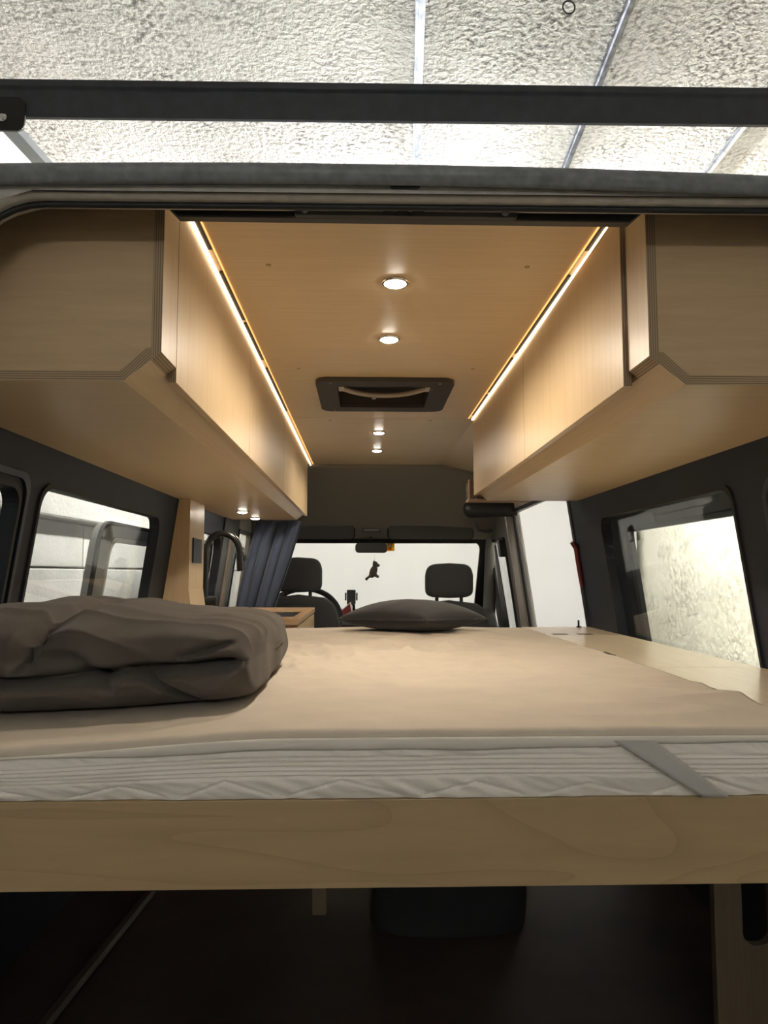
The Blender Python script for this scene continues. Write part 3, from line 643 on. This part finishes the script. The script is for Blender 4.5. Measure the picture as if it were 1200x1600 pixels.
# dark cushion
CU = empty('cushion', (.10, 2.66, -.206), 'charcoal square cushion lying at the front end of the bed', 'cushion')
def cush(sgn):
    A = math.radians(48); c_, s_ = math.cos(A), math.sin(A)
    def f(u, v):
        p, q = 2*u-1, 2*v-1
        k = 1-.10*((1-p*p)*(abs(q)**6)+(1-q*q)*(abs(p)**6))
        lx, ly = .185*p*(1-.10*(1-abs(q)**2)*0-.07*(1-q*q)*abs(p)**3), .200*q*(1-.07*(1-p*p)*abs(q)**3)
        h = ((1-p**2)*(1-q**2))**.42
        z = -.158+sgn*(.066 if sgn > 0 else .047)*h+.006*(p*q)
        z += .004*nz(lx*14, ly*14, sgn)*h
        X = .112+lx*c_-ly*s_; Y = 2.66+lx*s_+ly*c_
        return (X, Y, z)
    return f
m = MB(); m.grid(cush(1), 50, 50); m.grid(cush(-1), 50, 50); ob('cover', m, 'cushion', CU, smooth=70)
ed = [cush(1)(k/20, 0) for k in range(21)]+[cush(1)(1, k/20) for k in range(1, 21)]+[cush(1)(1-k/20, 1) for k in range(1, 21)]+[cush(1)(0, 1-k/20) for k in range(1, 21)]
m = MB(); m.tube(ed, .004, 6); ob('piping', m, 'cushion', CU, smooth=60)

# ------------------------------------------------------------------ kitchen side
KC = empty('kitchen_counter', (-.57, 3.35, FL), 'wooden kitchen counter with a dark inset behind the duvet', 'counter')
m = MB(); m.plate([(-.825, 2.872), (-.316, 2.872), (-.316, 3.847), (-.825, 3.847)], [rr(-.726, -.349, 3.014, 3.426, .003, 2)], lambda u, v, t: (u, v, -.175-t), .024); tp = ob('worktop', m, 'oak_top', KC, bevel=.0015)
m = B(-.725, -.350, 3.015, 3.425, -.190, -.1765); ob('hob_glass', m, 'black_glass', tp, bevel=.001)
m = B(-.825, -.335, 2.880, 3.845, FL, -.200); ob('carcass', m, 'walnut', KC)
for k, (a, b) in enumerate(((2.884, 3.19), (3.196, 3.52), (3.526, 3.842))):
    for z0, z1 in ((-.42, -.204), (-.95, -.424)):
        m = B(-.3345, -.319, a, b, z0, z1); ob('drawer' if z0 > -.5 else 'door', m, 'birch_shaded_x', KC, bevel=.0015)
# wooden pillar box with its control screen
WP = empty('pillar_box', (-.775, 2.91, -.2), 'tall birch box against the left wall between window and faucet', 'wall box')
def pbx(z): return .7225 if z > -.06 else .7225-.06*(-.06-z)
m = MB(); m.prism([(.765, .282), (.7225, .282), (.7225, -.06), (.705, -.174), (.828, -.174)], lambda u, v, t: (-u, 2.80+t, v), .015); ob('front_face', m, 'birch_z', WP)
m = MB(); m.plate([(2.8152, -.174), (3.05, -.174), (3.05, -.06), (3.05, .282), (2.8152, .282), (2.8152, -.06)], [], lambda u, v, t: (-(.7225+t-(max(0, -.06-v)*.15)), u, v), .012); ob('side_face', m, 'birch_z', WP)
m = MB(); m.prism(rr(2.845, 2.985, .040, .137, .003, 2), lambda u, v, t: (-.7220+t, u, v), .006); ob('control_screen', m, 'black_glass', WP, bevel=.001)
# black gooseneck faucet
FA = empty('kitchen_faucet', (-.80, 3.42, -.175), 'black gooseneck kitchen faucet on the counter beside the wooden box', 'faucet')
arc = [(-.793, 3.42, -.175), (-.793, 3.42, .02), (-.793, 3.42, .085)]+[(-.718-.075*math.cos(a), 3.42+.02*a/3, .105+.080*math.sin(a)) for a in [math.pi*k/14 for k in range(0, 14)]]+[(-.640, 3.45, .085)]
m = MB(); m.tube(arc, .0155, 14); ob('spout', m, 'black_metal', FA, smooth=50)
m = MB(); m.tube([(-.641, 3.449, .10), (-.637, 3.452, .03), (-.634, 3.452, .012)], [.0175, .0185, .018], 14); ob('spray_head', m, 'black_metal', FA, smooth=50)
m = MB(); m.tube([(-.618, 3.448, .085), (-.614, 3.448, .060)], .006, 8); ob('button', m, 'black_plastic', FA, smooth=50)
m = MB(); m.tube([(-.80, 3.42, -.130), (-.738, 3.42, -.130)], .027, 18); ob('valve', m, 'black_metal', FA, smooth=40)
m = MB(); m.tube([(-.752, 3.42, -.112), (-.752, 3.42, -.048)], .0045, 8); ob('lever', m, 'black_metal', FA, smooth=50)
m = MB(); m.lathe([(.026, 0), (.026, .006), (.020, .010)], (-.793, 3.42, -.175), 'z', 18); ob('base', m, 'black_metal', FA, smooth=40)
# curtain
def curt(u, v):
    x0 = -.640+(-.395+.640)*u; x1 = -.745+(-.530+.745)*u
    e = v**1.5*.35+v*.65
    x = x0*(1-e)+x1*e-.02*math.sin(math.pi*v)*(1-u)
    ph = u*2*math.pi*4.3+1.0
    y = 3.95+.022*math.sin(ph+.6*v)*(.55+.45*v)+.012*math.sin(ph*.5+2*v)
    return (x+.010*math.cos(ph)*(.4+.6*v), y, .280-.470*v)
CT = MB(); CT.grid(curt, 110, 40); ob('curtain', CT, 'curtain', smooth=80, solid=.002, label='dark blue pleated cab curtain drawn aside below the left cabinet', cat='curtain')

# ------------------------------------------------------------------ cab seats and small things
def seat(cx, cz, lab):
    S = empty('cab_seat', (cx, 4.25, FL), lab, 'seat', 'black cab seats')
    def soft(x0, x1, y0, y1, z0, z1, p=.45, lean=0.0):
        q = MB()
        def f(u, v):
            a = 2*math.pi*u; w_ = -1+2*v
            en = max(0, 1-abs(w_)**7)**(1/3)
            c_ = math.copysign(abs(math.cos(a))**p, math.cos(a)); s_ = math.copysign(abs(math.sin(a))**p, math.sin(a))
            z = (z0+z1)/2+(z1-z0)/2*w_
            tw = 1-.10*sm(.2, 1, w_)
            return ((x0+x1)/2+(x1-x0)/2*c_*en*tw, (y0+y1)/2+(y1-y0)/2*s_*(.3+.7*en)+lean*(z1-z), z)
        q.grid(f, 48, 36, closed_u=True); return q
    ob('headrest', soft(cx-.137, cx+.137, 4.17, 4.28, -.138+cz, .062+cz, .5, .05), 'charcoal_seat', S, smooth=70)
    for dx in (-.070, .070):
        m = MB(); m.tube([(cx+dx, 4.23, -.24+cz), (cx+dx, 4.23, -.10+cz)], .010, 8); ob('headrest_post', m, 'black_plastic', S, smooth=50)
    ob('backrest', soft(cx-.245, cx+.245, 4.16, 4.32, -.78, -.150+cz, .42, .14), 'charcoal_seat', S, smooth=70)
    ob('seat_cushion', soft(cx-.25, cx+.25, 4.2, 4.70, -.78, -.62, .4), 'charcoal_seat', S, smooth=70)
    m = B(cx-.20, cx+.20, 4.25, 4.65, FL, -.76); ob('seat_base', m, 'black_plastic', S, bevel=.01)
seat(-.438, .030, 'black driver seat with headrest behind the blue curtain')
seat(.425, -.003, 'black passenger seat with headrest behind the charcoal cushion')
# plush animal hanging from the mirror
PT = empty('plush_charm', (-.005, 4.585, -.04), 'small grey plush animal hanging on a string from the rear-view mirror', 'plush toy')
def blob(c, r, n=14, rot=0):
    q = MB()
    def f(u, v):
        a = 2*math.pi*u; b = math.pi*v
        x, y, z = r[0]*math.sin(b)*math.cos(a), r[1]*math.sin(b)*math.sin(a), r[2]*math.cos(b)
        x, z = x*math.cos(rot)-z*math.sin(rot), x*math.sin(rot)+z*math.cos(rot)
        return (c[0]+x, c[1]+y, c[2]+z)
    q.grid(f, n, n, closed_u=True); return q
ob('body', blob((-.004, 4.585, .012), (.023, .020, .042), rot=-.35), 'plush', PT, smooth=80)
hd = ob('head', blob((.008, 4.585, .056), (.017, .017, .019)), 'plush', PT, smooth=80)
ob('muzzle', blob((.024, 4.585, .050), (.012, .010, .010)), 'plush', hd, smooth=80)
ob('ear', blob((.000, 4.585, .070), (.007, .006, .009)), 'plush', hd, smooth=80)
for s in (-1, 1):
    m = MB(); m.tube([(.004, 4.585+s*.008, -.006), (.020, 4.585+s*.010, -.018), (.030, 4.585+s*.010, -.022)], [.012, .009, .008], 8); ob('leg', m, 'plush', PT, smooth=60)
m = MB(); m.tube([(-.018, 4.585, -.012), (-.035, 4.585, -.024), (-.048, 4.585, -.036), (-.052, 4.585, -.040)], [.011, .007, .009, .006], 8); ob('tail', m, 'plush', PT, smooth=60)
m = MB(); m.tube([(.006, 4.585, .072), (.004, 4.592, .130)], .0012, 6); ob('string', m, 'string', PT)
# yellow vignette sticker on the windscreen
ST = empty('windscreen_sticker', (.093, 4.80, .150), 'small yellow sticker on the windscreen right of the mirror', 'sticker')
def stk(u, v, t): p = ws(u+.015, v, 0); return (p[0], p[1]-.006-t, p[2])
m = MB(); m.prism(rr(.068, .122, .146, .196, .003, 2), stk, .0006); ob('sticker_base', m, 'sticker_yellow', ST)
m = MB(); m.prism([(.080, .170), (.104, .170), (.100, .194), (.086, .194)], lambda u, v, t: stk(u, v, t+.0008), .0004); ob('mark', m, 'sticker_white', ST)
m = MB(); m.prism([(.080, .176), (.086, .194), (.080, .194)], lambda u, v, t: stk(u, v, t+.0014), .0004); ob('mark', m, 'sticker_green', ST)
m = MB(); m.prism([(.098, .194), (.104, .182), (.106, .194)], lambda u, v, t: stk(u, v, t+.0014), .0004); ob('mark', m, 'sticker_green', ST)
m = MB(); m.prism(rr(.080, .104, .156, .168, .004, 3), lambda u, v, t: stk(u, v, t+.0014), .0004); ob('mark', m, 'sticker_orange', ST)
# phone holder
PH = empty('phone_holder', (-.138, 4.52, -.245), 'black phone holder standing on the dashboard', 'phone holder')
m = MB(); m.prism(rr(-.167, -.113, -.190, -.100, .006, 3), lambda u, v, t: (u, 4.55+t, v), .016); ob('cradle', m, 'black_plastic', PH, bevel=.002)
for s in (-1, 1):
    m = MB(); x = -.140+s*.034; m.box(x-.005, x+.005, 4.53, 4.565, -.165, -.118); ob('clamp_arm', m, 'black_plastic', PH, bevel=.002)
m = MB(); m.tube([(-.140, 4.57, -.16), (-.125, 4.60, -.20), (-.125, 4.62, -.238)], .009, 8); ob('stem', m, 'black_plastic', PH, smooth=50)
m = MB(); m.lathe([(.03, 0), (.028, .008), (.012, .014)], (-.125, 4.625, -.246), 'z', 16); ob('base', m, 'black_plastic', PH, smooth=40)
# red folder leaning on the dashboard
RF = empty('red_folder', (-.17, 4.66, -.29), 'red and white folder lying on the dashboard beside the steering wheel', 'folder')
def rfm(u, v, t): return (-.215+u*.085-v*.012, 4.49+v*.035-t, -.302+u*.075+v*.055)
m = MB(); m.prism([(0, 0), (1, 0), (1, 1), (0, 1)], rfm, .006); ob('cover', m, 'paper_white', RF)
m = MB(); m.prism([(.08, .1), (.92, .1), (.92, .92), (.08, .92)], lambda u, v, t: rfm(u, v, .0065+t), .001); ob('red_panel', m, 'red_cover', RF)
# wicker basket at the end of the right cabinet
BK = empty('wicker_basket', (.46, 2.98, .287), 'small brown wicker basket peeking out past the right cabinet end', 'basket')
m = B(.348, .60, 2.862, 2.96, .286, .291); ob('bottom', m, 'wicker_rim', BK)
for k in range(8):
    z = .297+k*.0085
    m = MB(); m.tube([(.60, 2.868, z), (.352, 2.868, z), (.352, 2.96, z)], .0022, 6); ob('weaver', m, 'wicker', BK, smooth=50)
for k in range(15):
    x = .352+k*.016
    m = MB(); m.tube([(x, 2.869, .290), (x, 2.869, .366)], .0025, 6); ob('stake', m, 'wicker', BK, smooth=50)
m = B(.346, .353, 2.864, 2.872, .287, .368); ob('corner_post', m, 'wicker_rim', BK, bevel=.002)
# seat belt on the right B pillar
SB = empty('seat_belt', (.70, 4.32, -.3), 'black seat belt hanging on the right pillar behind the passenger seat', 'seat belt')
m = MB(); m.prism([(4.42, .17), (4.47, .17), (4.62, -.5), (4.37, -.5)], lambda u, v, t: (wx(v)-.055+t, u, v), .004); ob('webbing', m, 'black_seal', SB)
m = MB(); m.prism(rr(4.40, 4.48, .10, .20, .012), lambda u, v, t: (wx(v)-.035+t, u, v), .03); ob('guide_loop', m, 'black_plastic', SB, bevel=.004)
# red strap handle on the right door post
m = MB(); m.tube([(wx(.12)-.022, 2.93, .125), (wx(.10)-.006, 2.935, .10), (wx(.0)-.008, 2.935, 0), (wx(-.05)-.008, 2.938, -.055)], [.010, .012, .010, .007], 8)
ob('strap_handle', m, 'red_plastic', smooth=50, label='dark red strap handle on the post by the sliding door', cat='handle')
m = MB(); m.tube([(.79, 2.93, -.21), (.79, 2.93, -.185)], .004, 6); m.box(.782, .80, 2.925, 2.935, -.213, -.209)
ob('door_pin', m, 'black_metal', label='tiny black locking pin at the shelf end by the sliding door', cat='pin')
# under the bed
m = MB(); m.tube([(.12, 1.9, -.40), (.135, 1.88, -.50), (.11, 1.87, -.60), (.05, 1.86, -.70), (-.02, 1.88, -.72)], .006, 8)
ob('hanging_cable', m, 'black_plastic', smooth=50, label='black cable hanging in the dark under the bed', cat='cable')
def bagf(u, v):
    a = 2*math.pi*u; w_ = v
    r = (.5+.5*math.sin(math.pi*min(1, w_*.9+.1)))
    c_ = math.copysign(abs(math.cos(a))**.6, math.cos(a)); s_ = math.copysign(abs(math.sin(a))**.6, math.sin(a))
    k = math.sqrt(max(0, 1-(w_)**6))
    return (.18+.22*c_*k*(1+.05*nz(a, w_*3)), 2.25+.18*s_*k, FL+.001+.46*w_)
m = MB(); m.grid(bagf, 40, 24, closed_u=True); ob('storage_bag', m, 'bag', smooth=70, label='dark grey cloth bag standing in the dark under the bed', cat='bag')
